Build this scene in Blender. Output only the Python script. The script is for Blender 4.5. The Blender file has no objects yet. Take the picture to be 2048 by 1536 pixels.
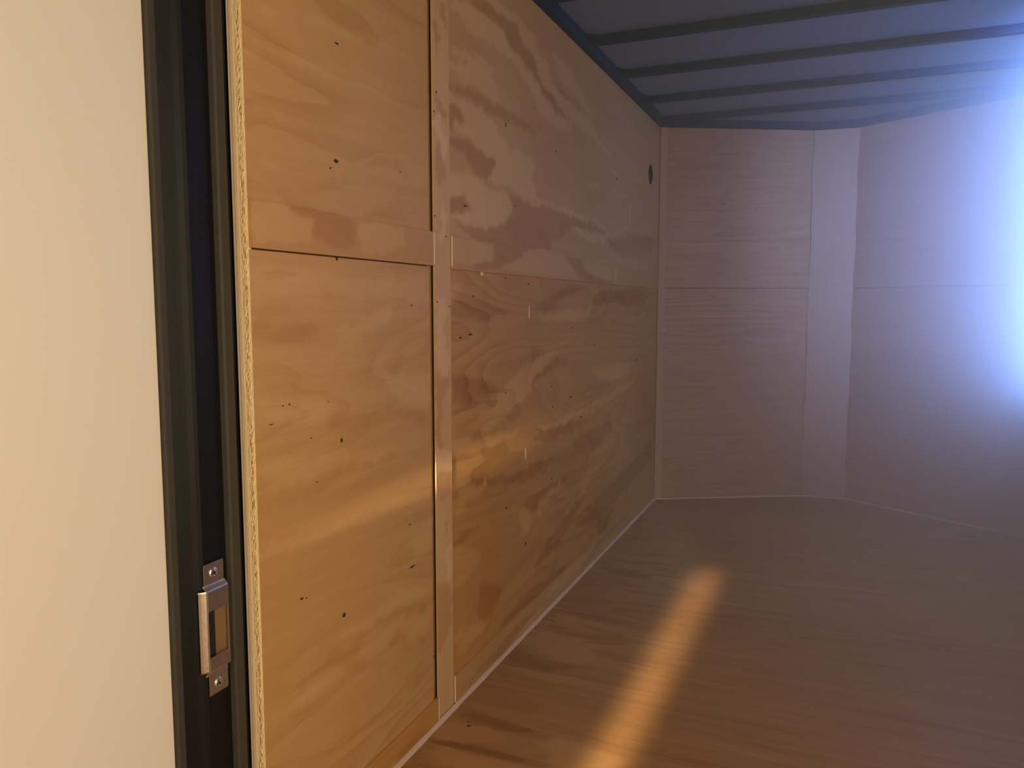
import bpy, bmesh, math, random
import numpy as np
from mathutils import Vector, noise as mnoise
random.seed(7)
sc = bpy.context.scene
col = sc.collection
PI = math.pi

# ------------------------------------------------------------------ camera, world, lights, exposure
H_CAM = 1.10
cam_d = bpy.data.cameras.new('camera')
cam = bpy.data.objects.new('camera', cam_d); col.objects.link(cam)
F = 1570.0
cam_d.sensor_fit = 'HORIZONTAL'; cam_d.sensor_width = 36.0; cam_d.lens = 36.0 * F / 2048
cam_d.clip_start = 0.02
cam.location = (0, 0, H_CAM)
cam.rotation_euler = (PI/2 - math.radians(5.686), 0, math.radians(22.578))
sc.camera = cam

wd = bpy.data.worlds.new('sky'); sc.world = wd; wd.use_nodes = True
wn = wd.node_tree; bg = wn.nodes['Background']
sky = wn.nodes.new('ShaderNodeTexSky'); sky.sky_type = 'NISHITA'
sky.sun_disc = False; sky.sun_elevation = math.radians(22); sky.sun_rotation = math.radians(170)
wn.links.new(sky.outputs[0], bg.inputs[0]); bg.inputs[1].default_value = 0.02

sc.view_settings.view_transform = 'Standard'; sc.view_settings.look = 'None'
sc.view_settings.gamma = 1.0; sc.view_settings.use_curve_mapping = False
sc.view_settings.exposure = 0.0
sc.cycles.volume_bounces = 1; sc.cycles.volume_step_rate = 2.0; sc.cycles.volume_max_steps = 24
sc.cycles.max_bounces = 6; sc.cycles.diffuse_bounces = 4
sc.cycles.sample_clamp_indirect = 4.0

def area(name, loc, aim, sx, sy, power, color, spread=180.0):
    d = bpy.data.lights.new(name, 'AREA'); d.shape = 'RECTANGLE'; d.size = sx; d.size_y = sy
    d.energy = power; d.color = color; d.spread = math.radians(spread)
    o = bpy.data.objects.new(name, d); col.objects.link(o); o.location = loc
    o.rotation_euler = (Vector(aim) - Vector(loc)).to_track_quat('-Z', 'Y').to_euler()
    return o
WARM = (1.0, 0.80, 0.54)
# daylight through the open side door on the right, behind the camera's view
area('door_daylight', (0.80, 0.0, 1.10), (-0.94, 0.75, 0.95), 0.85, 1.7, 26, WARM)
# softer light from the open rear of the trailer
area('rear_daylight', (-0.05, -1.9, 1.2), (-0.05, 4, 0.9), 1.6, 1.7, 15, (1.0, 0.76, 0.46))
# added blue lamp inside the room, standing in for blue lens glare
area('glare_lamp', (0.72, 3.02, 1.40), (0.72, 4.45, 1.50), 0.22, 1.25, 56, (0.18, 0.375, 1.0), 82.0)
# low sun through the gap of the rear doors: a streak on the floor, a glint along the wall
area('sun_streak', (-0.50, -0.37, 1.92), (-0.465, 2.84, 0.0), 0.07, 1.5, 0.75, (1.0, 0.83, 0.62), 3.0)
area('sun_glint', (-0.74, 0.0, 0.66), (-0.944, 2.0, 0.66), 0.12, 0.02, 0.065, (1.0, 0.80, 0.55), 4.0)

# ------------------------------------------------------------------ traced grain figure (metres on each surface)
LUR = [[(1.839,1.866),(1.938,1.899),(2.006,1.894),(2.12,1.907),(2.23,1.899),(2.245,1.869),(2.334,1.865),(2.42,1.842),(2.512,1.828),(2.57,1.79),(2.673,1.769),(2.83,1.778),(2.866,1.771),(2.785,1.729),(2.612,1.725),(2.513,1.737),(2.465,1.772),(2.42,1.792),(2.317,1.821),(2.253,1.833),(2.177,1.846),(2.078,1.845),(2.011,1.835),(2.018,1.821),(1.961,1.82),(1.937,1.838),(1.856,1.852)],[(2.134,1.989),(2.269,1.972),(2.384,1.974),(2.529,1.974),(2.482,1.963),(2.492,1.938),(2.549,1.915),(2.609,1.912),(2.579,1.891),(2.651,1.863),(2.76,1.841),(2.925,1.843),(3.111,1.829),(3.169,1.793),(3.321,1.764),(3.453,1.735),(3.259,1.753),(3.085,1.769),(2.927,1.768),(2.783,1.789),(2.673,1.807),(2.57,1.829),(2.493,1.861),(2.455,1.896),(2.384,1.913),(2.333,1.946),(2.222,1.946),(2.078,1.948),(2.026,1.961)],[(2.588,1.959),(2.67,1.976),(2.757,1.973),(2.826,1.956),(2.874,1.947),(2.948,1.922),(3.027,1.888),(3.166,1.864),(3.028,1.858),(2.875,1.875),(2.781,1.888),(2.736,1.905),(2.671,1.929)],[(1.888,1.767),(1.936,1.776),(1.96,1.762),(2.017,1.773),(2.024,1.786),(2.077,1.785),(2.147,1.776),(2.077,1.763),(2.118,1.74),(2.176,1.726),(2.191,1.701),(2.118,1.696),(2.063,1.699),(2.01,1.702),(1.935,1.688),(1.899,1.695),(1.853,1.703),(1.865,1.721),(1.923,1.737),(1.966,1.738),(1.935,1.75),(1.894,1.754)],[(1.839,1.649),(1.934,1.641),(2.009,1.643),(2.118,1.634),(2.221,1.591),(2.221,1.567),(2.351,1.578),(2.458,1.571),(2.422,1.514),(2.496,1.465),(2.615,1.46),(2.861,1.46),(3.211,1.448),(2.862,1.441),(2.575,1.435),(2.387,1.439),(2.221,1.455),(2.061,1.464),(2.146,1.479),(2.161,1.51),(2.146,1.522),(2.021,1.532),(1.945,1.555),(1.885,1.561),(1.939,1.59),(1.927,1.609),(1.886,1.625),(1.838,1.629)],[(1.837,1.438),(1.994,1.451),(2.074,1.446),(2.221,1.437),(2.285,1.414),(2.252,1.38),(2.16,1.335),(2.006,1.318),(1.917,1.318),(1.841,1.337),(1.955,1.354),(1.987,1.363),(1.955,1.381),(1.943,1.398),(1.842,1.385)],[(2.863,1.4),(3.016,1.39),(3.184,1.396),(3.337,1.392),(3.306,1.368),(3.127,1.359),(2.99,1.372),(2.888,1.379)],[(2.575,1.435),(2.791,1.444),(3.211,1.457),(3.435,1.408),(3.72,1.488),(3.733,1.594),(3.599,1.632),(3.456,1.666),(3.338,1.733),(3.49,1.671),(3.673,1.624),(3.773,1.579),(3.759,1.482),(3.435,1.395),(3.182,1.437)],[(3.063,1.592),(3.235,1.6),(3.207,1.564),(3.092,1.565)],[(1.84,1.28),(2.005,1.282),(2.115,1.267),(2.115,1.232),(1.966,1.208),(1.842,1.208)],[(2.405,1.283),(2.748,1.282),(2.843,1.241),(2.93,1.202),(2.578,1.205),(2.137,1.204),(2.269,1.234),(2.352,1.251)],[(2.967,1.277),(3.391,1.273),(3.394,1.203),(3.048,1.233)],[(3.441,1.276),(3.528,1.275),(3.496,1.201),(3.428,1.204)]]
DUR = [[(1.95,1.903),(2.134,1.967),(2.269,1.961),(2.367,1.956),(2.446,1.943),(2.419,1.91),(2.53,1.891),(2.55,1.85),(2.651,1.822),(2.783,1.789),(2.854,1.783),(2.673,1.772),(2.57,1.796),(2.512,1.834),(2.42,1.848),(2.334,1.868),(2.245,1.875),(2.23,1.902),(2.12,1.91),(2.012,1.899)],[(1.838,1.627),(1.886,1.625),(1.933,1.605),(1.939,1.59),(1.885,1.561),(1.837,1.539)],[(1.836,1.529),(1.92,1.545),(2.021,1.532),(2.146,1.525),(2.161,1.51),(2.146,1.479),(2.047,1.462),(2.007,1.447),(1.995,1.484),(1.92,1.513),(1.839,1.519)],[(1.842,1.38),(1.931,1.397),(1.955,1.389),(1.924,1.377),(1.955,1.376),(1.961,1.36),(1.93,1.351),(1.841,1.339)],[(1.841,1.316),(1.942,1.312),(2.019,1.317),(2.16,1.335),(2.285,1.384),(2.221,1.431),(2.352,1.428),(2.575,1.435),(2.862,1.439),(3.125,1.428),(3.336,1.418),(3.213,1.403),(2.863,1.396),(2.792,1.371),(2.587,1.306),(2.66,1.289),(2.498,1.289),(2.221,1.289),(2.019,1.28),(1.942,1.299)],[(2.206,1.588),(2.351,1.615),(2.494,1.668),(2.633,1.689),(2.614,1.563),(2.495,1.557),(2.421,1.584),(2.285,1.57)],[(2.458,1.558),(2.614,1.549),(2.657,1.493),(2.574,1.469),(2.496,1.492),(2.44,1.516)],[(2.13,1.286),(2.423,1.288),(2.335,1.25),(2.221,1.226),(2.13,1.204),(1.856,1.198),(1.94,1.212),(2.115,1.232)],[(2.771,1.282),(2.941,1.276),(3.048,1.233),(3.19,1.214),(3.549,1.198),(2.943,1.202),(2.867,1.242)],[(1.841,1.665),(1.947,1.681),(2.076,1.686),(2.221,1.673),(2.421,1.685),(2.572,1.684),(2.386,1.653),(2.221,1.65),(2.118,1.645),(2.009,1.654),(1.934,1.657),(1.841,1.655)],[(2.569,1.888),(2.693,1.866),(2.828,1.85),(3.028,1.85),(2.925,1.843),(2.76,1.841),(2.651,1.863)],[(3.539,1.399),(3.723,1.441),(4.199,1.47),(4.28,1.39),(3.935,1.328),(3.542,1.335),(3.338,1.375)]]
LLR = [[(1.848,1.148),(1.908,1.154),(1.913,1.133),(1.861,1.11),(1.847,1.11)],[(2.097,0.792),(2.23,0.855),(2.413,0.916),(2.581,0.933),(2.706,0.94),(2.622,0.902),(2.467,0.853),(2.431,0.817),(2.262,0.772),(2.097,0.74),(2.042,0.737),(1.951,0.756),(2.002,0.787)],[(3.153,0.835),(3.746,0.829),(3.788,0.768),(3.463,0.758),(3.241,0.786)],[(3.996,0.741),(3.793,0.7),(3.606,0.681),(3.276,0.664),(3.049,0.659),(2.755,0.66),(2.545,0.661),(2.432,0.672),(2.754,0.682),(3.075,0.688),(3.466,0.704),(3.752,0.733)],[(2.43,1.058),(2.747,1.046),(3.063,1.048),(3.143,1.095),(2.747,1.081),(2.541,1.069)],[(2.471,0.401),(2.548,0.424),(2.759,0.443),(2.737,0.425),(2.588,0.401),(2.509,0.363)],[(3.081,0.483),(3.41,0.488),(3.58,0.488),(3.411,0.46),(3.195,0.463)],[(3.003,0.417),(3.139,0.423),(3.287,0.403),(3.14,0.381),(3.059,0.331),(2.98,0.309)],[(1.9,0.611),(2.027,0.584),(2.096,0.593),(2.054,0.561),(1.923,0.551),(1.863,0.528),(1.852,0.573)],[(1.866,0.741),(2.055,0.717),(2.361,0.695),(2.23,0.684),(1.988,0.683),(1.854,0.701)],[(1.852,0.449),(1.969,0.421),(2.054,0.372),(1.968,0.336),(1.85,0.317)],[(2.348,0.438),(2.463,0.396),(2.443,0.343),(2.367,0.349),(2.33,0.401)],[(2.462,0.403),(2.586,0.411),(2.767,0.457),(2.721,0.411),(2.586,0.388),(2.483,0.369)],[(1.874,0.214),(2.023,0.181),(2.052,0.138),(1.965,0.122),(1.86,0.13)]]
DLR = [[(2.465,1.096),(2.619,1.137),(2.835,1.176),(3.059,1.181),(2.746,1.124),(2.62,1.075),(2.466,1.077)],[(2.728,0.91),(2.841,0.91),(2.819,0.875),(2.582,0.864),(2.467,0.833),(2.505,0.87)],[(2.43,0.954),(2.581,0.946),(2.562,0.893),(2.413,0.903)],[(1.847,1.107),(1.931,1.113),(2.099,1.108),(2.231,1.078),(2.099,1.057),(1.955,1.065),(1.849,1.071)],[(1.844,0.912),(2.003,0.899),(2.2,0.852),(2.056,0.826),(1.903,0.832),(1.845,0.85)],[(1.912,0.631),(2.054,0.596),(2.246,0.569),(2.433,0.565),(2.627,0.557),(2.85,0.524),(2.587,0.522),(2.362,0.519),(2.124,0.558),(1.974,0.595)],[(2.898,0.562),(3.051,0.586),(3.438,0.582),(3.474,0.523),(3.193,0.497),(3.001,0.497)],[(2.345,0.445),(2.47,0.456),(2.759,0.458),(2.951,0.443),(2.629,0.413),(2.471,0.387)],[(2.906,0.239),(3.292,0.271),(3.816,0.313),(4.302,0.355),(4.311,0.242),(3.783,0.21),(3.236,0.153)],[(2.469,0.666),(2.755,0.66),(3.076,0.639),(2.896,0.609),(2.626,0.621),(2.469,0.639)],[(3.198,1.16),(3.966,1.183),(4.238,1.157),(3.972,1.094),(3.414,1.112),(3.115,1.103)],[(2.009,0.286),(2.16,0.248),(2.192,0.184),(2.067,0.164),(2.008,0.199)],[(1.853,0.466),(1.916,0.472),(2.025,0.473),(1.997,0.456),(1.877,0.448)],[(2.242,0.056),(2.465,0.057),(2.775,0.059),(2.983,0.078),(2.799,0.101),(2.505,0.133),(2.313,0.127),(2.209,0.11)],[(2.464,0.191),(2.677,0.265),(2.896,0.314),(3.032,0.308),(2.924,0.257),(2.678,0.202),(2.546,0.18)],[(3.214,0.22),(3.486,0.153),(3.349,0.082),(3.218,0.09)]]
LUL = [[(1.106,1.548),(1.171,1.553),(1.268,1.569),(1.377,1.573),(1.537,1.591),(1.647,1.558),(1.536,1.562),(1.377,1.553),(1.267,1.547),(1.17,1.535),(1.105,1.531)],[(1.091,1.596),(1.138,1.617),(1.201,1.618),(1.25,1.618),(1.281,1.637),(1.357,1.646),(1.479,1.673),(1.575,1.674),(1.731,1.684),(1.634,1.665),(1.539,1.66),(1.409,1.642),(1.323,1.632),(1.26,1.618),(1.211,1.612)],[(1.105,1.447),(1.144,1.456),(1.194,1.45),(1.227,1.433),(1.165,1.432),(1.104,1.43)],[(1.148,1.353),(1.19,1.357),(1.18,1.337),(1.139,1.337)],[(1.097,1.279),(1.159,1.286),(1.205,1.27),(1.255,1.253),(1.253,1.221),(1.094,1.212)],[(1.415,1.275),(1.609,1.282),(1.608,1.244),(1.505,1.214),(1.425,1.213)]]
DUL = [[(1.098,1.293),(1.16,1.304),(1.247,1.316),(1.345,1.332),(1.418,1.369),(1.393,1.342),(1.311,1.318),(1.183,1.301)],[(1.394,1.393),(1.498,1.421),(1.59,1.433),(1.627,1.401),(1.597,1.396),(1.553,1.415),(1.432,1.396)],[(1.127,1.566),(1.218,1.567),(1.321,1.571),(1.438,1.579),(1.537,1.58),(1.437,1.566),(1.293,1.56),(1.194,1.557)],[(1.441,1.675),(1.548,1.712),(1.621,1.72),(1.506,1.692)],[(1.182,1.286),(1.277,1.291),(1.367,1.281),(1.415,1.265),(1.394,1.218),(1.307,1.215),(1.264,1.232),(1.205,1.261)],[(1.261,1.64),(1.334,1.642),(1.441,1.658),(1.357,1.642),(1.286,1.633)],[(1.415,1.282),(1.55,1.307),(1.641,1.305),(1.494,1.29)]]
LLL = [[(1.097,1.165),(1.263,1.169),(1.521,1.152),(1.72,1.175),(1.719,1.114),(1.52,1.121),(1.319,1.111),(1.206,1.097),(1.094,1.097)],[(1.354,1.06),(1.566,1.097),(1.573,1.072),(1.446,1.043),(1.352,1.009)],[(1.515,0.936),(1.733,0.926),(1.731,0.84),(1.625,0.858),(1.576,0.901)],[(1.1,0.927),(1.311,0.914),(1.347,0.869),(1.197,0.882),(1.098,0.886)],[(1.119,0.827),(1.307,0.812),(1.48,0.786),(1.589,0.76),(1.306,0.764),(1.116,0.769)],[(1.095,0.661),(1.257,0.656),(1.465,0.648),(1.712,0.647),(1.731,0.618),(1.546,0.624),(1.288,0.636),(1.1,0.646)],[(1.633,0.555),(1.73,0.554),(1.728,0.474),(1.669,0.482),(1.614,0.527)],[(1.196,0.408),(1.256,0.403),(1.356,0.394),(1.444,0.388),(1.541,0.381),(1.726,0.37),(1.726,0.399),(1.553,0.423),(1.415,0.414),(1.321,0.412),(1.196,0.421)],[(1.557,0.366),(1.725,0.323),(1.723,0.27),(1.633,0.276),(1.597,0.31),(1.539,0.324),(1.516,0.312),(1.442,0.319),(1.382,0.327),(1.364,0.352),(1.54,0.351)],[(1.275,0.358),(1.323,0.345),(1.349,0.305),(1.295,0.311),(1.231,0.314),(1.192,0.326),(1.194,0.358)]]
DLL = [[(1.093,1.066),(1.205,1.07),(1.305,1.054),(1.23,1.033),(1.091,1.035)],[(1.234,1.124),(1.382,1.13),(1.491,1.124),(1.331,1.111),(1.233,1.107)],[(1.322,0.872),(1.535,0.86),(1.624,0.853),(1.731,0.827),(1.731,0.813),(1.535,0.844),(1.346,0.835)],[(1.531,0.967),(1.594,0.963),(1.593,0.938),(1.53,0.939)],[(1.344,0.791),(1.51,0.777),(1.548,0.754),(1.436,0.758),(1.33,0.759)],[(1.1,0.758),(1.261,0.752),(1.394,0.753),(1.325,0.738),(1.201,0.731),(1.099,0.73)],[(1.54,0.372),(1.575,0.386),(1.599,0.377),(1.623,0.361),(1.672,0.346),(1.728,0.335),(1.728,0.325),(1.679,0.333),(1.616,0.347),(1.557,0.366)],[(1.35,0.355),(1.358,0.382),(1.375,0.387),(1.404,0.389),(1.424,0.379),(1.465,0.38),(1.529,0.37),(1.534,0.359),(1.464,0.369),(1.423,0.359),(1.383,0.35)],[(1.194,0.368),(1.234,0.376),(1.267,0.383),(1.306,0.387),(1.328,0.373),(1.339,0.354),(1.332,0.349),(1.275,0.363),(1.229,0.362),(1.194,0.363)],[(1.533,0.323),(1.562,0.327),(1.597,0.31),(1.621,0.285),(1.608,0.274),(1.584,0.28),(1.59,0.29),(1.567,0.303),(1.55,0.295),(1.533,0.305)],[(1.373,0.32),(1.441,0.299),(1.488,0.284),(1.516,0.284),(1.521,0.267),(1.451,0.28),(1.411,0.295),(1.317,0.314),(1.282,0.312),(1.231,0.299),(1.191,0.303),(1.192,0.313),(1.299,0.314)],[(1.268,0.188),(1.358,0.185),(1.458,0.178),(1.557,0.15),(1.605,0.156),(1.63,0.18),(1.722,0.179),(1.721,0.163),(1.649,0.159),(1.599,0.143),(1.511,0.142),(1.406,0.157),(1.311,0.165)],[(1.549,0.27),(1.632,0.264),(1.723,0.246),(1.723,0.257),(1.652,0.279),(1.572,0.273)]]
DBL = [[(1.554,0.031),(1.627,0.034),(1.746,0.013),(1.752,-0.004),(1.626,0.002),(1.541,0.006)]]
LVB = [[(1.768,1.545),(1.785,1.585),(1.8,1.552),(1.832,1.508),(1.825,1.458),(1.788,1.488)],[(1.785,1.328),(1.807,1.368),(1.822,1.281),(1.794,1.241)],[(1.754,1.115),(1.803,1.128),(1.806,1.038),(1.839,0.958),(1.815,0.908),(1.777,0.937)],[(1.741,0.735),(1.849,0.717),(1.848,0.656),(1.739,0.684)],[(1.807,0.455),(1.845,0.471),(1.844,0.375),(1.811,0.371)]]
DVB = [[(1.758,1.779),(1.778,1.798),(1.793,1.767),(1.766,1.711)],[(1.8,1.852),(1.827,1.861),(1.831,1.791),(1.81,1.808)],[(1.772,1.504),(1.821,1.519),(1.831,1.446),(1.797,1.391),(1.761,1.447)],[(1.77,1.629),(1.828,1.582),(1.768,1.533)],[(1.764,1.096),(1.801,1.064),(1.778,0.988)],[(1.75,0.939),(1.787,0.91),(1.838,0.932),(1.815,0.881),(1.786,0.819),(1.798,0.725),(1.762,0.732)],[(1.749,0.63),(1.781,0.59),(1.847,0.595),(1.848,0.663),(1.75,0.669)],[(1.803,0.537),(1.828,0.517),(1.813,0.494),(1.797,0.512)],[(1.749,0.378),(1.843,0.361),(1.842,0.263),(1.773,0.179),(1.74,0.206)]]
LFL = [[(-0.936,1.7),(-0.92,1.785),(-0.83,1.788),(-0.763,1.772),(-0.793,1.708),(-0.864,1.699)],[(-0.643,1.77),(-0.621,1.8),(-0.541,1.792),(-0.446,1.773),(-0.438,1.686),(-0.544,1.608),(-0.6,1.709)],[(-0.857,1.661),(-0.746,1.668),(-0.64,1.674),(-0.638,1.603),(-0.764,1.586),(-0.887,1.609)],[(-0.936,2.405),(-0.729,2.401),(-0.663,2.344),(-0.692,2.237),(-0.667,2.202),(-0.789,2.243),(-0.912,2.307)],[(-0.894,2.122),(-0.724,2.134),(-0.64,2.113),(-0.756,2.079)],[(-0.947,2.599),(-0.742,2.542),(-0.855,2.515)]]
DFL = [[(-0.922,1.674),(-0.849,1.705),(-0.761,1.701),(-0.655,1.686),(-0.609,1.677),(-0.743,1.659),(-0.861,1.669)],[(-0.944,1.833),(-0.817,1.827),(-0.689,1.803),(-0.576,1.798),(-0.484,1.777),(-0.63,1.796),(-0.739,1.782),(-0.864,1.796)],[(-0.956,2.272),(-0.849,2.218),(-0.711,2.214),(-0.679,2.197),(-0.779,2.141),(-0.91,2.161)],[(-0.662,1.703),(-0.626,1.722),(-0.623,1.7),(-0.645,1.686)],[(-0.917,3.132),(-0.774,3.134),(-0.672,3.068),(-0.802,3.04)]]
SPK = [((1.362,1.619),0.0085,0.002),((1.351,1.389),0.0115,0.004),((1.331,1.372),0.0045,0.002),((1.601,1.405),0.0045,0.0015),((1.346,1.195),0.005,0.0045),((1.349,0.823),0.0045,0.005),((1.345,0.449),0.0065,0.006),((1.206,0.534),0.0055,0.0025),((1.221,0.53),0.002,0.002),((1.635,0.464),0.018,0.0025),((1.185,0.917),0.0045,0.0015),((1.167,0.916),0.0025,0.0015),((1.646,1.101),0.005,0.002),((1.262,0.753),0.003,0.0015),((1.248,0.843),0.003,0.0015),((1.306,0.908),0.003,0.0015),((1.133,0.886),0.007,0.001),((1.623,0.572),0.005,0.002),((1.94,1.368),0.0155,0.003),((2.22,1.642),0.0075,0.0035),((2.22,1.635),0.0075,0.004),((2.669,1.64),0.0105,0.004),((2.295,1.409),0.012,0.003),((2.407,1.171),0.0115,0.004),((1.967,1.021),0.0195,0.003),((1.905,1.014),0.0105,0.0025),((1.988,1.127),0.0065,0.0025),((2.875,1.017),0.012,0.0035),((3.164,0.937),0.018,0.004),((2.639,0.812),0.008,0.0055),((2.857,0.751),0.0245,0.005),((2.218,0.832),0.008,0.004),((2.993,0.656),0.0165,0.0045),((2.225,0.468),0.01,0.0055),((2.388,0.307),0.0135,0.0065),((2.644,0.476),0.008,0.0055),((3.918,0.826),0.027,0.0065),((2.651,0.737),0.011,0.0035),((1.775,1.625),0.004,0.0035),((1.761,1.576),0.004,0.0025),((1.761,1.323),0.004,0.0025),((1.822,1.277),0.004,0.0025),((1.77,1.11),0.004,0.0025),((1.74,0.189),0.007,0.002),((2.219,1.184),0.006,0.0045),((2.499,0.675),0.012,0.0025),((1.838,1.098),0.0045,0.0025),((3.487,1.666),0.017,0.0095),((2.543,0.665),0.0125,0.0025)]
PAL = [((2.416,1.078),0.009,0.026),((2.387,0.613),0.01,0.027),((2.045,1.191),0.02,0.007)]
FSP = [(-0.869,1.789),(-0.86,1.771),(-0.86,2.221),(-0.388,2.201),(-0.376,2.603),(-0.388,2.214)]

H = 2.07
XL = -0.944; XR = 0.84
NOSE = [(XL, 4.38), (-0.165, 4.785), (0.06, 4.80), (0.785, 4.362), (XR, 4.27)]
YR = -2.0          # rear end of the trailer
Y0 = 1.09          # edge of the plywood at the black door frame

# ------------------------------------------------------------------ materials
def new_mat(name):
    m = bpy.data.materials.new(name); m.use_nodes = True
    nt = m.node_tree; return m, nt, nt.nodes['Principled BSDF']
def N(nt, t, **kw):
    n = nt.nodes.new(t)
    for k, v in kw.items(): setattr(n, k, v)
    return n
def MA(nt, op, a, b=None, c=None, clamp=False):
    n = nt.nodes.new('ShaderNodeMath'); n.operation = op; n.use_clamp = clamp
    for i, v in enumerate((a, b, c)):
        if v is None: continue
        if isinstance(v, (int, float)): n.inputs[i].default_value = v
        else: nt.links.new(v, n.inputs[i])
    return n.outputs[0]
def plain(name, colr, rough=0.5, metal=0.0, nscale=40, namp=0.06, bump=0.0):
    m, nt, b = new_mat(name)
    tc = N(nt, 'ShaderNodeTexCoord'); no = N(nt, 'ShaderNodeTexNoise'); no.inputs['Scale'].default_value = nscale
    nt.links.new(tc.outputs['Object'], no.inputs['Vector'])
    mx = N(nt, 'ShaderNodeMix', data_type='RGBA')
    mx.inputs[6].default_value = tuple(c*(1-namp) for c in colr) + (1,)
    mx.inputs[7].default_value = tuple(min(1, c*(1+namp)) for c in colr) + (1,)
    nt.links.new(no.outputs[0], mx.inputs[0]); nt.links.new(mx.outputs[2], b.inputs['Base Color'])
    b.inputs['Roughness'].default_value = rough; b.inputs['Metallic'].default_value = metal
    if bump:
        bp = N(nt, 'ShaderNodeBump'); bp.inputs['Strength'].default_value = bump; bp.inputs['Distance'].default_value = 0.002
        nt.links.new(no.outputs[0], bp.inputs['Height']); nt.links.new(bp.outputs[0], b.inputs['Normal'])
    return m
def wood(name, light, dark, rosy, axis='Y', seed=0.0, bands=5.0, k_band=0.35, k_tone=0.8, k_fib=0.25, rough=0.5,
         long=0.55, across=3.2, bump=0.25, stretch=1.0, checks=0.0):
    """rotary-cut softwood: wandering growth bands drawn out along the axis, fine fibre, a traced figure in the attribute 'tone'"""
    m, nt, b = new_mat(name)
    tc = N(nt, 'ShaderNodeTexCoord')
    def mapped(al, ac, off=0.0):
        mp = N(nt, 'ShaderNodeMapping'); s = [al if c in axis else ac for c in 'XYZ']
        mp.inputs['Scale'].default_value = s; mp.inputs['Location'].default_value = (seed*3.1+off, seed*1.7+off, seed*2.3+off)
        nt.links.new(tc.outputs['Object'], mp.inputs['Vector']); return mp.outputs[0]
    def noise(vec, scale=1.0, detail=3.0, rough_=0.5, dist=0.0):
        n = N(nt, 'ShaderNodeTexNoise'); n.inputs['Scale'].default_value = scale; n.inputs['Detail'].default_value = detail
        n.inputs['Roughness'].default_value = rough_; n.inputs['Distortion'].default_value = dist
        nt.links.new(vec, n.inputs['Vector']); return n.outputs[0]
    f = noise(mapped(long, across), 1.0, 3.0, 0.42, 0.5)
    jag = noise(mapped(7, 22, 4), 1.0, 4.0, 0.6)
    ff = MA(nt, 'ADD', MA(nt, 'MULTIPLY', f, bands*2.2), MA(nt, 'MULTIPLY', jag, 0.45))
    fr = MA(nt, 'FRACT', ff)
    ramp = N(nt, 'ShaderNodeValToRGB'); e = ramp.color_ramp.elements
    e[0].position = 0.0; e[0].color = (0.1,)*3+(1,); e[1].position = 0.93; e[1].color = (1,)*3+(1,)
    e2 = ramp.color_ramp.elements.new(0.45); e2.color = (0.25,)*3+(1,)
    e3 = ramp.color_ramp.elements.new(1.0); e3.color = (0.1,)*3+(1,)
    ramp.color_ramp.interpolation = 'LINEAR'; nt.links.new(fr, ramp.inputs[0])
    bandv = ramp.outputs[0]
    amp = noise(mapped(0.9, 2.5, 9), 1.0, 2.0)          # where the bands show strongly
    amp = MA(nt, 'MULTIPLY', MA(nt, 'SUBTRACT', amp, 0.30, clamp=True), 2.4, clamp=True)
    fib = noise(mapped(5, 260, 2), 1.0, 2.0, 0.6)
    fib2 = noise(mapped(1.6, 36, 6), 1.0, 3.0, 0.6)
    at = N(nt, 'ShaderNodeAttribute'); at.attribute_name = 'tone'
    v = MA(nt, 'MULTIPLY', MA(nt, 'MULTIPLY', MA(nt, 'SUBTRACT', bandv, 0.4), k_band), amp)
    v = MA(nt, 'ADD', v, MA(nt, 'MULTIPLY', at.outputs['Fac'], k_tone))
    v = MA(nt, 'ADD', v, MA(nt, 'MULTIPLY', MA(nt, 'SUBTRACT', fib, 0.5), k_fib*0.8))
    v = MA(nt, 'ADD', v, MA(nt, 'MULTIPLY', MA(nt, 'SUBTRACT', fib2, 0.5), k_fib))
    blot = noise(mapped(1.2, 2.2, 12), 1.0, 2.0)
    v = MA(nt, 'ADD', v, MA(nt, 'MULTIPLY', MA(nt, 'SUBTRACT', blot, 0.5), 0.5))
    v = MA(nt, 'ADD', v, 0.42, clamp=True)
    mx = N(nt, 'ShaderNodeMix', data_type='RGBA')
    mx.inputs[6].default_value = light+(1,); mx.inputs[7].default_value = dark+(1,)
    nt.links.new(v, mx.inputs[0])
    pk = noise(mapped(0.8, 1.6, 17), 1.0, 2.0)
    pk = MA(nt, 'MULTIPLY', MA(nt, 'SUBTRACT', pk, 0.42, clamp=True), 2.6, clamp=True)
    mx2 = N(nt, 'ShaderNodeMix', data_type='RGBA'); mx2.inputs[7].default_value = rosy+(1,)
    nt.links.new(MA(nt, 'MULTIPLY', pk, 0.5), mx2.inputs[0]); nt.links.new(mx.outputs[2], mx2.inputs[6])
    nt.links.new(mx2.outputs[2], b.inputs['Base Color'])
    b.inputs['Roughness'].default_value = rough; b.inputs['Specular IOR Level'].default_value = 0.28
    bp = N(nt, 'ShaderNodeBump'); bp.inputs['Strength'].default_value = bump; bp.inputs['Distance'].default_value = 0.0012
    hsum = MA(nt, 'ADD', MA(nt, 'MULTIPLY', fib, 0.6), MA(nt, 'MULTIPLY', bandv, 0.8))
    if checks:
        ck = noise(mapped(9, 90, 21), 1.0, 4.0, 0.7); hsum = MA(nt, 'ADD', hsum, MA(nt, 'MULTIPLY', ck, checks))
    nt.links.new(hsum, bp.inputs['Height']); nt.links.new(bp.outputs[0], b.inputs['Normal'])
    return m

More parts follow.
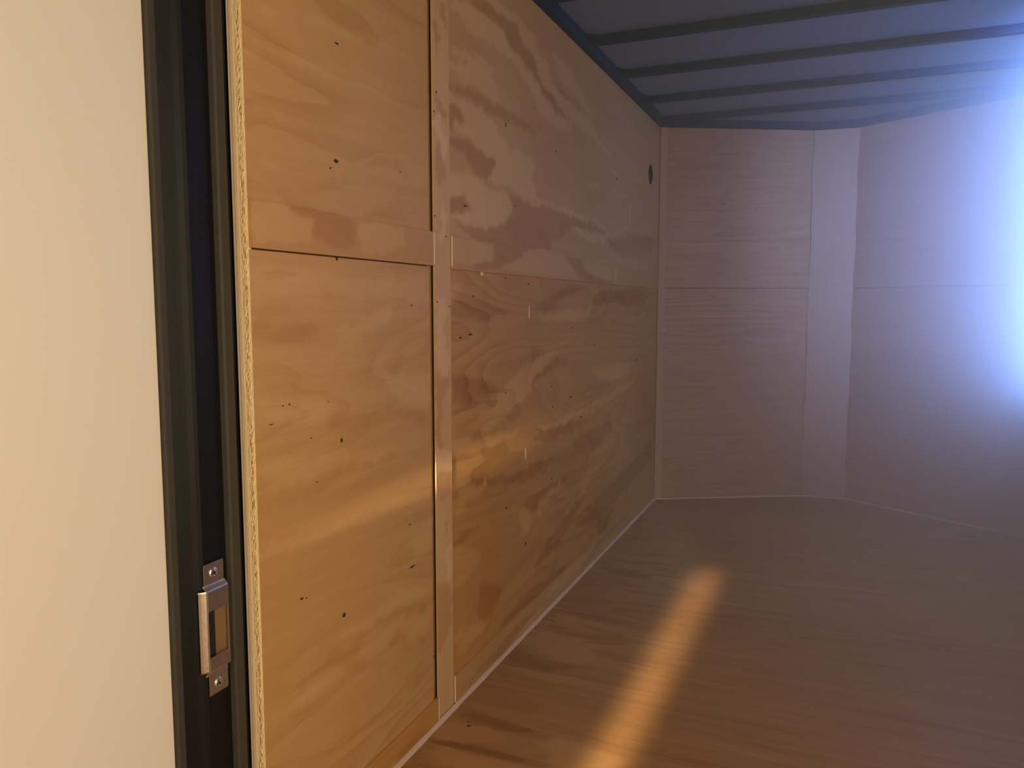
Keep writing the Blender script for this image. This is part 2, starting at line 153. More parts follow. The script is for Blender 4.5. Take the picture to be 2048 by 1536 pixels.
PL = (0.66, 0.41, 0.165); PD = (0.44, 0.22, 0.06); PR = (0.52, 0.26, 0.085)
M_ul = wood('plywood upper near', PL, PD, PR, 'Y', 1, 5, 0.45, 0.55, 0.4, checks=0.5)
M_ll = wood('plywood lower near', PL, PD, PR, 'Y', 2, 6, 0.5, 0.55, 0.45, checks=0.7)
M_ur = wood('plywood upper far', (0.70, 0.44, 0.19), (0.44, 0.215, 0.07), PR, 'Y', 3, 4, 0.25, 0.85, 0.3)
M_lr = wood('plywood lower far', (0.66, 0.37, 0.11), (0.36, 0.145, 0.022), (0.46, 0.19, 0.035), 'Y', 4, 7, 0.5, 0.75, 0.3, checks=0.8)
M_band = wood('plywood band', (0.62, 0.38, 0.145), (0.44, 0.22, 0.06), PR, 'Y', 5, 3, 0.25, 1.0, 0.2)
M_vb = wood('plywood upright strip', (0.78, 0.52, 0.26), (0.56, 0.31, 0.12), (0.62, 0.36, 0.15), 'Z', 6, 4, 0.3, 1.1, 0.35, across=9)
M_nl = wood('plywood nose', (0.55, 0.345, 0.19), (0.37, 0.19, 0.09), (0.43, 0.225, 0.12), 'XY', 7, 6, 0.7, 0.6, 0.75, long=0.6, across=6)
M_ns = wood('plywood nose strip', (0.57, 0.39, 0.24), (0.43, 0.27, 0.16), (0.48, 0.31, 0.19), 'Z', 8, 3, 0.3, 0.4, 0.35, across=8)
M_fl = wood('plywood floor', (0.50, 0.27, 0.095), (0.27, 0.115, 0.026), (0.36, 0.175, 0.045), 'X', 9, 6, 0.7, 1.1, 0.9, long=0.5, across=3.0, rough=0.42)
M_back = plain('groove backing', (0.34, 0.18, 0.06), 0.8, namp=0.3, nscale=60)
M_groove = plain('groove wood', (0.42, 0.21, 0.07), 0.8, namp=0.35, nscale=50)
M_pale = plain('pale cut edge', (0.93, 0.78, 0.55), 0.7, namp=0.1)
M_knot = plain('knot', (0.035, 0.018, 0.008), 0.8)
M_ceil = plain('galvanised roof sheet', (0.15, 0.195, 0.25), 0.6, 0.0, 3, 0.05)
M_rib = plain('dark roof steel', (0.006, 0.027, 0.068), 0.7, 0.0, 12, 0.1)
M_black = plain('black rubber', (0.007, 0.007, 0.007), 0.5, 0, 30, 0.2, 0.1)
M_black2 = plain('black paint', (0.008, 0.009, 0.010), 0.5, 0, 30, 0.2)
M_grey = plain('worn rubber lip', (0.060, 0.054, 0.045), 0.6, 0, 30, 0.15)
for m_ in (M_black, M_black2, M_grey, M_rib): m_.node_tree.nodes['Principled BSDF'].inputs['Specular IOR Level'].default_value = 0.25
M_cream = plain('cream metal', (0.88, 0.83, 0.74), 0.45, 0, 1.2, 0.025)
M_white = plain('white outer skin', (0.8, 0.8, 0.78), 0.4, 0, 2, 0.03)
M_steel = plain('brushed steel', (0.62, 0.57, 0.50), 0.36, 1.0, 90, 0.12, 0.15)
M_zinc = plain('zinc screw', (0.75, 0.75, 0.72), 0.25, 1.0, 90, 0.1)
M_void = plain('painted cavity shade', (0.012, 0.012, 0.014), 0.9)  # near-black colour stands in for shade inside the hole and recesses
M_grass = plain('ground outside', (0.18, 0.17, 0.15), 0.9, 0, 3, 0.3)

# ------------------------------------------------------------------ builders
def link(name, me, mat, parent=None, label=None, cat=None, kind=None, group=None):
    if mat is not None: me.materials.append(mat)
    o = bpy.data.objects.new(name, me); col.objects.link(o)
    if parent: o.parent = parent
    if label: o['label'] = label
    if cat: o['category'] = cat
    if kind: o['kind'] = kind
    if group: o['group'] = group
    return o
def mesh_of(name, vs, fs):
    me = bpy.data.meshes.new(name); me.from_pydata(vs, [], fs); me.update(); return me
def slab(name, pts, d, mat, parent=None, bev=0.0, **kw):
    """a plate: outline pts (in order) pushed by the vector d"""
    bm = bmesh.new(); d = Vector(d)
    a = [bm.verts.new(Vector(p)) for p in pts]; b = [bm.verts.new(Vector(p)+d) for p in pts]
    n = len(pts); bm.faces.new(a); bm.faces.new(b[::-1])
    for i in range(n): bm.faces.new((a[i], b[i], b[(i+1) % n], a[(i+1) % n]))
    bmesh.ops.recalc_face_normals(bm, faces=bm.faces)
    if bev: bmesh.ops.bevel(bm, geom=bm.edges[:], offset=bev, segments=2, affect='EDGES', profile=0.5)
    me = bpy.data.meshes.new(name); bm.to_mesh(me); bm.free()
    return link(name, me, mat, parent, **kw)
def box(name, x0, x1, y0, y1, z0, z1, mat, parent=None, bev=0.0, **kw):
    return slab(name, [(x0,y0,z0),(x1,y0,z0),(x1,y1,z0),(x0,y1,z0)], (0,0,z1-z0), mat, parent, bev, **kw)
def inside(poly, U, V):
    r = np.zeros(U.shape, bool); n = len(poly); j = n-1
    for i in range(n):
        xi, yi = poly[i]; xj, yj = poly[j]
        if yi != yj: r ^= ((yi > V) != (yj > V)) & (U < (xj-xi)*(V-yi)/(yj-yi)+xi)
        j = i
    return r
def wob(U, V, s, seed):
    rs = np.random.RandomState(seed); o = np.zeros(U.shape)
    for k in range(14):
        a = rs.uniform(-1, 1, 2)*s*(1+k*0.5); o += np.sin(a[0]*U*0.7 + a[1]*V*1.3 + rs.uniform(0, 6.28))/(1+0.2*k)
    return o
def grid(name, fn, u0, u1, v0, v1, th, mat, parent, step=0.009, light=(), dark=(), hole=None, seed=1, jit=0.006, base=0.0, **kw):
    """a sheet fn(u, v, depth) on a fine grid whose 'tone' attribute holds the figure of its veneer"""
    nu = max(2, int((u1-u0)/step)+1); nv = max(2, int((v1-v0)/step)+1)
    U, V = np.meshgrid(np.linspace(u0, u1, nu), np.linspace(v0, v1, nv), indexing='ij')
    JU = U + wob(U, V, 40, seed)*jit*1.6; JV = V + wob(U, V, 40, seed+5)*jit*0.5
    T = np.zeros(U.shape) + base
    for p in dark: T[inside(p, JU, JV)] = 0.5
    for p in light: T[inside(p, JU, JV)] = -0.5
    K = np.pad(T, 1, mode='edge'); T = (T*2 + K[:-2,1:-1]+K[2:,1:-1]+K[1:-1,:-2]+K[1:-1,2:])/6
    if hole:
        cu, cv, r = hole; R = np.hypot(U-cu, V-cv); near = R < r + step*0.75
        sc_ = np.where((R > 1e-6) & near & (R > r-step*0.75), r/np.maximum(R, 1e-6), 1.0)
        U2 = cu+(U-cu)*sc_; V2 = cv+(V-cv)*sc_
    else: U2, V2 = U, V
    vs = [fn(float(a), float(b_), 0.0) for a, b_ in zip(U2.ravel(), V2.ravel())]
    tone = list(T.ravel()); fs = []
    idx = lambda i, j: i*nv+j
    for i in range(nu-1):
        for j in range(nv-1):
            if hole:
                mu = (U2[i,j]+U2[i+1,j+1])/2; mv = (V2[i,j]+V2[i+1,j+1])/2
                if math.hypot(mu-hole[0], mv-hole[1]) < hole[2]-0.1*step: continue
            fs.append((idx(i,j), idx(i+1,j), idx(i+1,j+1), idx(i,j+1)))
    ring = [(i,0) for i in range(nu)]+[(nu-1,j) for j in range(1,nv)]+[(i,nv-1) for i in range(nu-2,-1,-1)]+[(0,j) for j in range(nv-2,0,-1)]
    n0 = len(vs)
    for i, j in ring: vs.append(fn(float(U[i,j]), float(V[i,j]), th)); tone.append(0.0)
    m_ = len(ring)
    for k in range(m_):
        a = idx(*ring[k]); b_ = idx(*ring[(k+1) % m_]); fs.append((b_, a, n0+k, n0+(k+1) % m_))
    me = mesh_of(name, vs, fs)
    bm = bmesh.new(); bm.from_mesh(me); bmesh.ops.recalc_face_normals(bm, faces=bm.faces); bm.to_mesh(me); bm.free()
    at = me.attributes.new('tone', 'FLOAT', 'POINT'); at.data.foreach_set('value', tone)
    return link(name, me, mat, parent, **kw)

# ------------------------------------------------------------------ left wall
wall_left = box('wall_left', XL-0.034, XL-0.014, Y0+0.006, 4.372, 0.0, 2.069, M_back, kind='structure')
LW = lambda off: (lambda u, v, d: (XL+off-d, u, v))
T_PLY = 0.012
ZS = 1.200                                   # the seam between lower and upper sheets
pul = grid('plywood_panel', LW(0), Y0, 1.737, ZS, H, T_PLY, M_ul, wall_left, light=LUL, dark=DUL, seed=3, label='upper near plywood sheet with a faint wavy grain')
pll = grid('plywood_panel', LW(0), Y0, 1.737, 0.0, ZS-0.003, T_PLY, M_ll, wall_left, light=LLL, dark=DLL, seed=4, label='lower near plywood sheet with slanting grain')
pur = grid('plywood_panel', LW(0), 1.80, 4.376, ZS, H, T_PLY, M_ur, wall_left, step=0.007, light=LUR, dark=DUR[:5]+DUR[7:], seed=5, hole=(4.165, 1.786, 0.052), label='upper far plywood sheet with bold pale and brown figure and a round hole')
plr = grid('plywood_panel', LW(0), 1.80, 4.376, 0.0, ZS-0.003, T_PLY, M_lr, wall_left, step=0.008, light=LLR, dark=DLR, seed=6, label='lower far plywood sheet, darker and strongly streaked')
grid('upright_strip', LW(0.003), 1.757, 1.845, 0.0, H-0.002, 0.004, M_vb, wall_left, step=0.006, light=LVB, dark=DVB, seed=7, jit=0.003)
# the recessed groove beside the upright strip, with its rough second line
box('groove_lip', XL-0.0075, XL-0.006, 1.7445, 1.7475, 0.08, ZS-0.004, M_back, wall_left)
box('groove_lip', XL-0.008, XL-0.0045, 1.7445, 1.7475, 1.284, H, M_back, wall_left)
grid('seam_strip', LW(0.006), Y0+0.001, 1.7485, ZS, 1.283, 0.006, M_band, wall_left, step=0.006, light=LUL+[[(1.1,1.21),(1.22,1.215),(1.26,1.27),(1.1,1.27)]], dark=DUL, seed=8, jit=0.003)
grid('seam_strip', LW(0.006), 1.8535, 4.374, ZS-0.004, 1.283, 0.006, M_band, wall_left, step=0.007, light=LUR, dark=DUR, seed=9, jit=0.003)
grid('base_strip', LW(0.006), Y0+0.001, 1.752, 0.008, 0.072, 0.006, M_lr, wall_left, step=0.006, dark=DBL, seed=10, jit=0.003)
grid('base_strip', LW(0.006), 1.853, 4.374, 0.008, 0.088, 0.006, M_band, wall_left, step=0.007, seed=11, jit=0.003,
     dark=[[(1.86,0.03),(2.05,0.04),(2.3,0.06),(2.6,0.03),(2.2,0.01)],[(3.0,0.05),(3.4,0.085),(3.9,0.07),(3.5,0.04)]], light=[[(2.5,0.06),(2.9,0.085),(3.2,0.06),(2.8,0.03)],[(2.2,0.01),(2.6,0.02),(2.5,0.04)]])
# pale slivers of cut edge beside the upright strip
for y, z0, z1 in ((1.7530, 1.203, 1.281), (1.8505, 1.203, 1.281), (1.7545, 0.010, 0.070), (1.8500, 0.012, 0.086)):
    n = 7; pts = []
    for k in range(n): pts.append((XL+0.004, y-0.0012-0.0007*random.random(), z0+(z1-z0)*k/(n-1)))
    for k in range(n-1, -1, -1): pts.append((XL+0.004, y+0.0012+0.0007*random.random(), z0+(z1-z0)*k/(n-1)))
    slab('cut_edge', pts, (0.0025, 0, 0), M_pale, wall_left)
# knots and torn marks on the sheets
def blob(name, fn, cu, cv, ru, rv, mat, parent, n=10, th=0.0006):
    pts = [fn(cu+ru*math.cos(2*PI*k/n)*(0.7+0.5*random.random()), cv+rv*math.sin(2*PI*k/n)*(0.7+0.5*random.random())) for k in range(n)]
    d = Vector(fn(0, 0, th))-Vector(fn(0, 0, 0)); return slab(name, pts, d, mat, parent)
M_kn2 = plain('knot faint', (0.20, 0.10, 0.04), 0.8)
for (c, ru, rv) in SPK:
    y, z = c
    par, off = (None, 0)
    if 1.757 < y < 1.845: off = 0.003
    elif 1.2 < z < 1.283: off = 0.006
    far = y > 2.0
    if not (1.757 < y < 1.845): par = (pul if z > ZS else pll) if y < 1.8 else (pur if z > ZS else plr)
    blob('knot', lambda a, b_, d=0.0, off=off: (XL+off+0.0002+d, a, b_), y, z, ru*(0.62 if far else 0.85), rv*(0.7 if far else 0.9), M_knot if rv > 0.003 or not far else M_kn2, par or wall_left)
for (c, ru, rv) in PAL:
    blob('torn_splinter', lambda a, b_, d=0.0: (XL+0.0002+d, a, b_), c[0], c[1], ru*0.5, rv, M_pale, plr, 8)
# dark smudge trail beside the big knot
# round hole: the bore and a back disc, both painted black for its shade
bm = bmesh.new(); nn = 28; a = []; b = []
for k in range(nn):
    t = 2*PI*k/nn; y, z = 4.165+0.0525*math.cos(t), 1.786+0.0525*math.sin(t)
    a.append(bm.verts.new((XL-0.0005, y, z))); b.append(bm.verts.new((XL-0.013, y, z)))
for k in range(nn): bm.faces.new((a[k], a[(k+1)%nn], b[(k+1)%nn], b[k]))
bm.faces.new(b)
me = bpy.data.meshes.new('hole_lining'); bm.to_mesh(me); bm.free(); link('hole_lining', me, M_void, pur)

# the raw edge of the sheets at the door frame: veneers one on another
box('groove_backing', XL-0.012, XL-0.007, 1.737, 1.757, 0.0, H-0.001, M_groove, wall_left)
edge = box('plywood_edge', XL-0.034, XL-0.0005, Y0+0.0015, Y0+0.006, 0.0, H, M_pale, wall_left)
M_v1 = plain('veneer tan', (0.78, 0.58, 0.40), 0.7, namp=0.1); M_v2 = plain('veneer bright', (0.97, 0.78, 0.44), 0.65, namp=0.06)
M_v3 = wood('veneer core', (0.97, 0.76, 0.46), (0.60, 0.38, 0.17), (0.85, 0.60, 0.34), 'X', 11, 4, 0.5, 0, 0.5, long=60, across=60, bump=0.8)
def veneer(x0, x1, mat, rough, n=420):
    rs = random.Random(int(-x0*10000)); vs = []; fs = []; m = 4
    for i in range(n+1):
        z = H*i/n
        for k in range(m+1):
            e = rs.uniform(-rough, rough)*(1 if 0 < k < m else 0.3)
            vs.append((x0+(x1-x0)*k/m, Y0-0.0006+e, z))
    for i in range(n):
        for k in range(m): q = i*(m+1)+k; fs.append((q, q+1, q+m+2, q+m+1))
    n0 = len(vs)
    vs += [(x0, Y0+0.002, 0), (x1, Y0+0.002, 0), (x0, Y0+0.002, H), (x1, Y0+0.002, H)]
    fs += [(n0, n0+2, n*(m+1), 0)[::-1], (n0+1, n0+3, n*(m+1)+m, m)]
    link('veneer_layer', mesh_of('veneer_layer', vs, fs), mat, edge)
veneer(XL-0.0265, XL-0.0205, M_v1, 0.0002); veneer(XL-0.0205, XL-0.0155, M_v2, 0.0002)
veneer(XL-0.0145, XL-0.0060, M_v3, 0.0016); veneer(XL-0.0060, XL-0.0003, M_v2, 0.0007)

# ------------------------------------------------------------------ nose walls
def NW(p, q, off):
    p = Vector((*p, 0)); q = Vector((*q, 0)); t = (q-p).normalized(); nrm = Vector((t.y, -t.x, 0))   # into the room
    return lambda u, v, d: tuple(p + t*u + nrm*(off-d) + Vector((0, 0, v)))
def seglen(p, q): return math.hypot(q[0]-p[0], q[1]-p[1])
def nose(name, p, q, bits, seed, labels):
    L_ = seglen(p, q); fn = NW(p, q, 0)
    w = slab(name, [fn(0, 0, 0.012), fn(L_, 0, 0.012), fn(L_, H, 0.012), fn(0, H, 0.012)], Vector(fn(0,0,0.03))-Vector(fn(0,0,0.012)), M_back, kind='structure')
    grid('plywood_panel', fn, 0.0, L_, ZS, H, 0.012, M_nl, w, step=0.02, seed=seed)
    grid('plywood_panel', fn, 0.0, L_, 0.0, ZS-0.003, 0.012, M_nl, w, step=0.02, seed=seed+1)
    return w, fn, L_
wn_l, fnl, Ll = nose('wall_front_left', NOSE[0], NOSE[1], None, 20, None)
grid('seam_strip', NW(NOSE[0], NOSE[1], 0.002), 0.046, Ll-0.003, ZS, 1.283, 0.004, M_nl, wn_l, step=0.02)
grid('base_strip', NW(NOSE[0], NOSE[1], 0.002), 0.046, Ll-0.003, 0.008, 0.085, 0.004, M_nl, wn_l, step=0.02)
grid('corner_strip', NW(NOSE[0], NOSE[1], 0.005), 0.004, 0.043, 0.0, H, 0.005, M_ns, wn_l, step=0.02)
wn_c = slab('wall_front_center', [(NOSE[1][0], NOSE[1][1], 0), (NOSE[2][0], NOSE[2][1], 0), (NOSE[2][0], NOSE[2][1], H), (NOSE[1][0], NOSE[1][1], H)], (0, 0.03, 0), M_back, kind='structure')
fc = NW(NOSE[1], NOSE[2], 0.006); Lc = seglen(NOSE[1], NOSE[2])
rs = random.Random(4)
# the centre strip is cut a little ragged along its sides
def ragged(u, v, d):
    e = 0.0025*math.sin(v*9+1)+0.002*math.sin(v*23)
    if u < 0.01: u += e-0.003
    if u > Lc-0.01: u += e+0.003
    return fc(u, v, d)
grid('center_strip', ragged, 0.0, Lc, 0.0, H-0.002, 0.006, M_ns, wn_c, step=0.02)
wn_r, fnr, Lr = nose('wall_front_right', NOSE[2], NOSE[3], None, 24, None)
grid('seam_strip', NW(NOSE[2], NOSE[3], 0.002), 0.004, Lr-0.003, ZS, 1.283, 0.004, M_nl, wn_r, step=0.02)
grid('corner_strip', NW(NOSE[3], NOSE[4], 0.004), 0.0, seglen(NOSE[3], NOSE[4]), 0.0, H, 0.006, M_ns, wn_r, step=0.02)
for (u, v) in ((0.555, 1.636), (0.36, 1.62), (0.35, 1.58), (0.36, 1.665)):
    blob('knot', lambda a, b_, d=0.0: fnl(a, b_, -0.0002-d), u, v, 0.006 if v != 1.665 else 0.02, 0.003, M_kn2, wn_l)
blob('screw_head', lambda a, b_, d=0.0: fnl(a, b_, -0.0052-d), 0.040, 0.965, 0.005, 0.005, M_pale, wn_l, 10, 0.002)

# ------------------------------------------------------------------ right wall, with the open side door and an added, unseen window
wr = box('wall_right', XR, XR+0.05, YR, -0.45, 0.0, H, M_nl, kind='structure')
for (y0, y1, z0, z1) in ((0.45, 2.75, 0, H), (3.25, 4.27, 0, H), (2.75, 3.25, 0, 0.90), (2.75, 3.25, 1.98, H), (-0.45, 0.45, 1.95, H)):
    box('plywood_panel', XR, XR+0.05, y0, y1, z0, z1, M_nl, wr)
wf = box('added_window', XR-0.004, XR+0.06, 2.73, 2.76, 0.88, 2.00, M_black, kind='structure')  # window added out of view as a source for the blue lamp
box('added_window_frame', XR-0.004, XR+0.06, 3.24, 3.27, 0.88, 2.00, M_black, wf)
box('added_window_frame', XR-0.004, XR+0.06, 2.76, 3.24, 0.88, 0.91, M_black, wf)
box('added_window_frame', XR-0.004, XR+0.06, 2.76, 3.24, 1.97, 2.00, M_black, wf)

# ------------------------------------------------------------------ floor
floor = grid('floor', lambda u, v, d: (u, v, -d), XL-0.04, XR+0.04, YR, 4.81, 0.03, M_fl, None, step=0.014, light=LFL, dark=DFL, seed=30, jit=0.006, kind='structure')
floor.data.name = 'floor'
# thin pale strip in the joint of floor and wall
def joint(name, p, q, w, h, n, parent=None, **kw):
    """a run of sealant or thin strip with a slightly uneven edge"""
    p = Vector((*p, 0)); q = Vector((*q, 0)); t = (q-p).normalized(); nr = Vector((t.y, -t.x, 0)); L_ = (q-p).length
    vs = []; fs = []
    for k in range(n+1):
        c = p+t*L_*k/n; j = 1+0.25*mnoise.noise(Vector((k*0.35, p.x*3, 0)))
        for (a_, b_) in ((0, 0), (w*j, 0), (w*j*0.8, h*0.45), (w*0.35, h*0.85), (0, h*j)):
            vs.append(tuple(c+nr*a_+Vector((0, 0, b_+0.0003))))
    for k in range(n):
        for i in range(5): fs.append((k*5+i, k*5+(i+1)%5, (k+1)*5+(i+1)%5, (k+1)*5+i))
    fs.append((0, 1, 2, 3, 4)); fs.append(tuple(n*5+i for i in (4, 3, 2, 1, 0)))
    me = mesh_of(name, vs, fs); bm = bmesh.new(); bm.from_mesh(me); bmesh.ops.recalc_face_normals(bm, faces=bm.faces); bm.to_mesh(me); bm.free()
    return link(name, me, M_trim, parent, **kw)
M_trim = plain('pale joint strip', (0.70, 0.50, 0.34), 0.6, namp=0.12, nscale=25)
joint('baseboard_left', (XL+0.0062, Y0+0.002), (XL+0.0062, 4.376), 0.009, 0.009, 160, kind='structure')
joint('baseboard_front', (NOSE[0][0]+0.01, NOSE[0][1]-0.002), (NOSE[1][0], NOSE[1][1]-0.008), 0.006, 0.006, 40, kind='structure')
joint('baseboard_center', (NOSE[1][0], NOSE[1][1]-0.008), (NOSE[2][0], NOSE[2][1]-0.008), 0.006, 0.006, 12, kind='structure')
joint('baseboard_right', (NOSE[2][0], NOSE[2][1]-0.008), (NOSE[3][0]-0.004, NOSE[3][1]-0.007), 0.007, 0.008, 50, kind='structure')
for (x, y) in FSP[:3]: blob('knot', lambda a, b_, d=0.0: (a, b_, 0.0003+d), x, y, 0.006, 0.004, M_kn2 if y > 1.78 else M_knot, floor)

# ------------------------------------------------------------------ ceiling
ZC = 2.105
outl = [(XL-0.03, YR), (XR+0.04, YR), (XR+0.04, 4.30), (0.80, 4.40), (0.07, 4.83), (-0.17, 4.82), (XL-0.03, 4.42)]
ceiling = slab('ceiling', [(x, y, ZC) for x, y in outl], (0, 0, 0.012), M_ceil, kind='structure')
def rib(y):
    w = 0.016; fl_ = 0.036
    xe = XR; x_l = XL+0.03
    if y > 4.3: 
        x_l = -0.90+(y-4.39)/0.52*1.0; xe = 0.78-(y-4.36)/0.604
    prof = [(-fl_, ZC), (-w*1.15, ZC-0.003), (-w, ZC-0.034), (w, ZC-0.034), (w*1.15, ZC-0.003), (fl_, ZC), (fl_, ZC-0.0005), (-fl_, ZC-0.0005)]
    prof = [(-w*1.2, ZC), (-w, ZC-0.030), (w, ZC-0.030), (w*1.2, ZC)]
    slab('roof_rib', [(x_l, y+a_, z_) for a_, z_ in prof], (xe-x_l, 0, 0), M_rib, ceiling)
for y in (-1.6, -1.14, -0.68, -0.22, 0.24, 0.70, 1.16, 1.62, 2.05, 2.49, 2.95, 3.41, 3.87, 4.30): rib(y)
slab('edge_rail', [(XL-0.03, YR, 2.0705), (XL+0.028, YR, 2.0705), (XL+0.035, YR, ZC), (XL-0.03, YR, ZC)], (0, 6.36, 0), M_rib, ceiling)
slab('edge_rail', [(XR-0.03, YR, 2.0705), (XR+0.04, YR, 2.0705), (XR+0.04, YR, ZC), (XR-0.035, YR, ZC)], (0, 6.22, 0), M_rib, ceiling)
def rail(p, q, w=0.05):
    fn = NW(p, q, 0); L_ = seglen(p, q)
    slab('edge_rail', [fn(0, 2.0705, 0.02), fn(0, 2.0705, -w), fn(0, ZC, -w), fn(0, ZC, 0.02)], Vector(fn(L_, 0, 0))-Vector(fn(0, 0, 0)), M_rib, ceiling)
rail(NOSE[0], NOSE[1]); rail(NOSE[1], NOSE[2]); rail(NOSE[2], NOSE[3]); rail(NOSE[3], NOSE[4])
# gussets where a rib meets the rail
for y in (2.49, 2.95, 3.41, 3.87):
    for s in (-1,):
        slab('rib_gusset', [(XL+0.028, y-0.085, ZC-0.004), (XL+0.028, y+0.02, ZC-0.004), (XL+0.10, y+0.005, ZC-0.004), (XL+0.06, y-0.03, ZC-0.004)], (0, 0, -0.004), M_rib, ceiling)

# ------------------------------------------------------------------ black door frame with its strike plate
fr = bpy.data.objects.new('door_frame', None); col.objects.link(fr); fr.location = (0, 0, 0)
fr['label'] = 'black door frame with rubber lips standing between the cream door and the raw plywood edge'; fr['category'] = 'door frame'; fr['kind'] = 'thing'
def extrude(name, prof, mat, parent, z0=0.0, z1=H, bump_z=None):
    """a closed plan outline (x, y) carried up the frame"""
    zs = [z0, z1] if bump_z is None else [z0]+bump_z+[z1]
    n = len(prof); vs = []; fs = []
    for i, z in enumerate(zs):
        for (x, y) in prof: vs.append((x, y, z))
    for i in range(len(zs)-1):
        for k in range(n): fs.append((i*n+k, i*n+(k+1)%n, (i+1)*n+(k+1)%n, (i+1)*n+k))
    fs.append(tuple(range(n))); fs.append(tuple((len(zs)-1)*n+k for k in range(n-1, -1, -1)))
    me = mesh_of(name, vs, fs); bm = bmesh.new(); bm.from_mesh(me); bmesh.ops.recalc_face_normals(bm, faces=bm.faces); bm.to_mesh(me); bm.free()
    for p in me.polygons: p.use_smooth = False
    return link(name, me, mat, parent)
XJ = -0.975
def arc(cx, cy, r, a0, a1, n=8): return [(cx+r*math.cos(math.radians(a0+(a1-a0)*k/n)), cy+r*math.sin(math.radians(a0+(a1-a0)*k/n))) for k in range(n+1)]
# outline of the steel jamb: channel, rounded fold, flat face, gap
jamb = [(XJ-0.045, 0.905), (XJ-0.006, 0.923), (XJ-0.006, 0.936), (XJ-0.022, 0.939), (XJ-0.024, 0.957)] + \
       [(XJ-0.018, 0.968), (XJ-0.010, 0.976), (XJ-0.004, 0.983), (XJ-0.001, 0.989), (XJ-0.001, 0.994), (XJ-0.004, 0.998)] + \
       [(XJ-0.006, 1.046), (XJ-0.006, 1.0900), (XJ-0.034, 1.0900), (XJ-0.034, 1.0960), (XJ-0.045, 1.0960)]
box('gap_filler', -1.030, -0.9765, 1.0964, 1.13, 0.0, H, M_black2, fr)  # added filler, blocks the sky showing between jamb and plywood
SZ0, SZ1 = 0.505, 0.585      # window of the strike, cut through the jamb
extrude('jamb', jamb, M_black, fr)
extrude('outer_lip', [(XJ-0.02, 0.9195), (XJ-0.003, 0.9205), (XJ, 0.9225), (XJ, 0.9345), (XJ-0.002, 0.937), (XJ-0.02, 0.9375)], M_grey, fr)
extrude('inner_lip', [(XJ-0.006, 1.048), (XJ+0.003, 1.0495), (XJ+0.006, 1.053), (XJ+0.006, 1.070), (XJ+0.003, 1.0745), (XJ-0.006, 1.076)], M_grey, fr)
# strike plate: flanges, raised body with a window, rounded lip
def U_(y, z, x): return (x, y, z)
sp = bmesh.new()
def quadgrid(ys, zs, xf, skip=None):
    vv = [[sp.verts.new((xf(y, z), y, z)) for z in zs] for y in ys]
    for i in range(len(ys)-1):
        for j in range(len(zs)-1):
            if skip and skip((ys[i]+ys[i+1])/2, (zs[j]+zs[j+1])/2): continue
            sp.faces.new((vv[i][j], vv[i+1][j], vv[i+1][j+1], vv[i][j+1]))
SB = XJ-0.0005                          # the face the strike is screwed to
def sx(y, z):
    # flange plane near the jamb, the body stands 7 mm proud, lip rolls back at the near side
    t = min(1, max(0, (z-0.472)/0.008)); t2 = min(1, max(0, (0.628-z)/0.010)); b_ = min(t, t2); b_ = b_*b_*(3-2*b_)
    x = SB+0.002+0.0075*b_
    if y < 0.989: x -= 0.010*((0.989-y)/0.014)**2
    return x
zs = [0.468, 0.472, 0.4745, 0.477, 0.480, 0.49, 0.503, 0.53, 0.56, 0.584, 0.60, 0.618, 0.6205, 0.623, 0.6255, 0.628]
ys = [0.975, 0.978, 0.981, 0.984, 0.987, 1.0, 1.012, 1.028, 1.031, 1.034]
quadgrid(ys, zs, sx, lambda y, z: (y < 0.985 and not 0.4775 < z < 0.6215) or (0.987 < y < 1.031 and 0.503 < z < 0.584))
quadgrid([0.986, 1.01, 1.032], [0.628, 0.634, 0.664], lambda y, z: SB+0.002)
quadgrid([0.990, 1.01, 1.034], [0.432, 0.46, 0.468], lambda y, z: SB+0.002)
bmesh.ops.remove_doubles(sp, verts=sp.verts, dist=0.0002)
me = bpy.data.meshes.new('strike_plate'); sp.to_mesh(me); sp.free()
strike = link('strike_plate', me, M_steel, fr, label='brushed steel strike plate with a rectangular bolt window')
md = strike.modifiers.new('t', 'SOLIDIFY'); md.thickness = 0.0018; md.offset = 0
md = strike.modifiers.new('b', 'BEVEL'); md.width = 0.0005; md.segments = 2; md.limit_method = 'ANGLE'
box('bolt_recess', SB-0.0005, SB+0.0012, 0.985, 1.009, 0.498, 0.590, M_void, strike)
box('recess_back', SB-0.0005, SB+0.0016, 1.009, 1.040, 0.498, 0.590, plain('tan recess', (0.24, 0.14, 0.06), 0.5), strike)
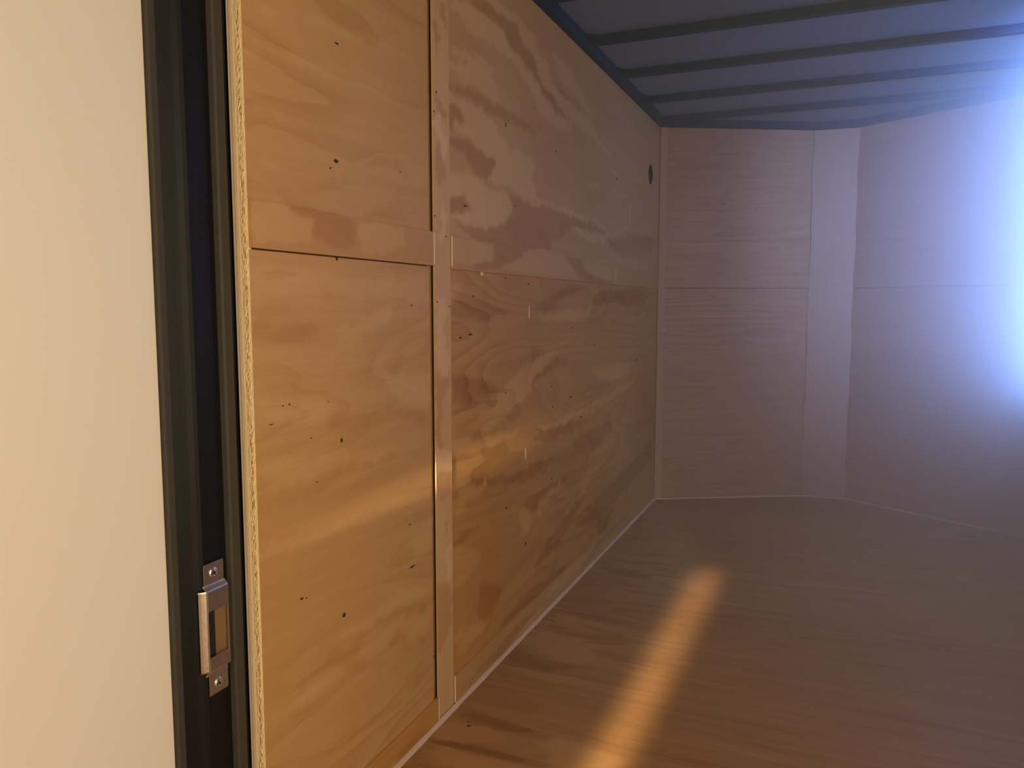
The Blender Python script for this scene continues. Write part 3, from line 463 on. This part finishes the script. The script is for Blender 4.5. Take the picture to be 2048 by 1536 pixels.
def screw(y, z):
    bm = bmesh.new()
    bmesh.ops.create_uvsphere(bm, u_segments=20, v_segments=10, radius=0.0095)
    for v in list(bm.verts):
        v.co = Vector((max(v.co.z, 0)*0.36, v.co.x, v.co.y))
    # cross recess: press in the points along two bars
    for v in bm.verts:
        if (abs(v.co.y) < 0.0013 or abs(v.co.z) < 0.0013) and math.hypot(v.co.y, v.co.z) < 0.0055: v.co.x -= 0.0016
    bmesh.ops.translate(bm, verts=bm.verts, vec=(SB+0.0028, y, z))
    me = bpy.data.meshes.new('screw'); bm.to_mesh(me); bm.free()
    s_ = link('screw', me, M_zinc, strike)
    for a_ in (0.5, 2.07):
        c, s = math.cos(a_), math.sin(a_)
        pts = [(SB+0.0046, y+c*l+s*w, z+s*l-c*w) for l, w in ((-0.0052, -0.0008), (0.0052, -0.0008), (0.0052, 0.0008), (-0.0052, 0.0008))]
        slab('screw_recess', pts, (0.0012, 0, 0), M_void, strike)  # raised black bars drawn for the shaded cross slots
screw(1.008, 0.647); screw(1.011, 0.449)

# ------------------------------------------------------------------ cream door leaf beside the frame
door = box('door_1', XJ-0.040, XJ-0.008, -0.05, 0.9195, 0.0, H, M_cream, kind="structure", bev=0.002)
wb = box('wall_rear_left', XJ-0.040, XJ-0.008, YR, -0.07, 0.0, H, M_cream, kind='structure')

# ------------------------------------------------------------------ ground outside and an added blue veil standing in for lens glare
g = slab('ground', [(-14, -14, -0.5), (14, -14, -0.5), (14, 14, -0.5), (-14, 14, -0.5)], (0, 0, -0.1), M_grass, kind='structure')
hm = bpy.data.materials.new('glare_veil'); hm.use_nodes = True; nt = hm.node_tree; nt.nodes.clear()
out = nt.nodes.new('ShaderNodeOutputMaterial'); vs_ = nt.nodes.new('ShaderNodeVolumeScatter')
vs_.inputs['Anisotropy'].default_value = 0.0; vs_.inputs['Color'].default_value = (0.72, 0.95, 1.0, 1)
nt.links.new(vs_.outputs[0], out.inputs['Volume'])
# the added veil is densest at the right front and thins across the room
tc = N(nt, 'ShaderNodeTexCoord')
vm = N(nt, 'ShaderNodeVectorMath', operation='MULTIPLY_ADD'); nt.links.new(tc.outputs['Object'], vm.inputs[0])
vm.inputs[1].default_value = (1.25, 0.6, 0.28); vm.inputs[2].default_value = (-1.25*0.84, -0.6*3.9, -0.28*1.55)
ln = N(nt, 'ShaderNodeVectorMath', operation='LENGTH'); nt.links.new(vm.outputs[0], ln.inputs[0])
ex = MA(nt, 'EXPONENT', MA(nt, 'MULTIPLY', ln.outputs['Value'], -1.8))
nt.links.new(MA(nt, 'ADD', MA(nt, 'MULTIPLY', ex, 2.1), 0.002), vs_.inputs['Density'])
hz = slab('glare_veil', [(x*0.985, y-0.03, 0.02) for x, y in [(XL+0.02, 1.2), (XR-0.02, 1.2)] + [(XR-0.02, 4.26), (0.77, 4.34), (0.06, 4.78), (-0.165, 4.76), (XL+0.02, 4.37)]], (0, 0, 2.03), None, kind='stuff')
hz.data.materials.append(hm)
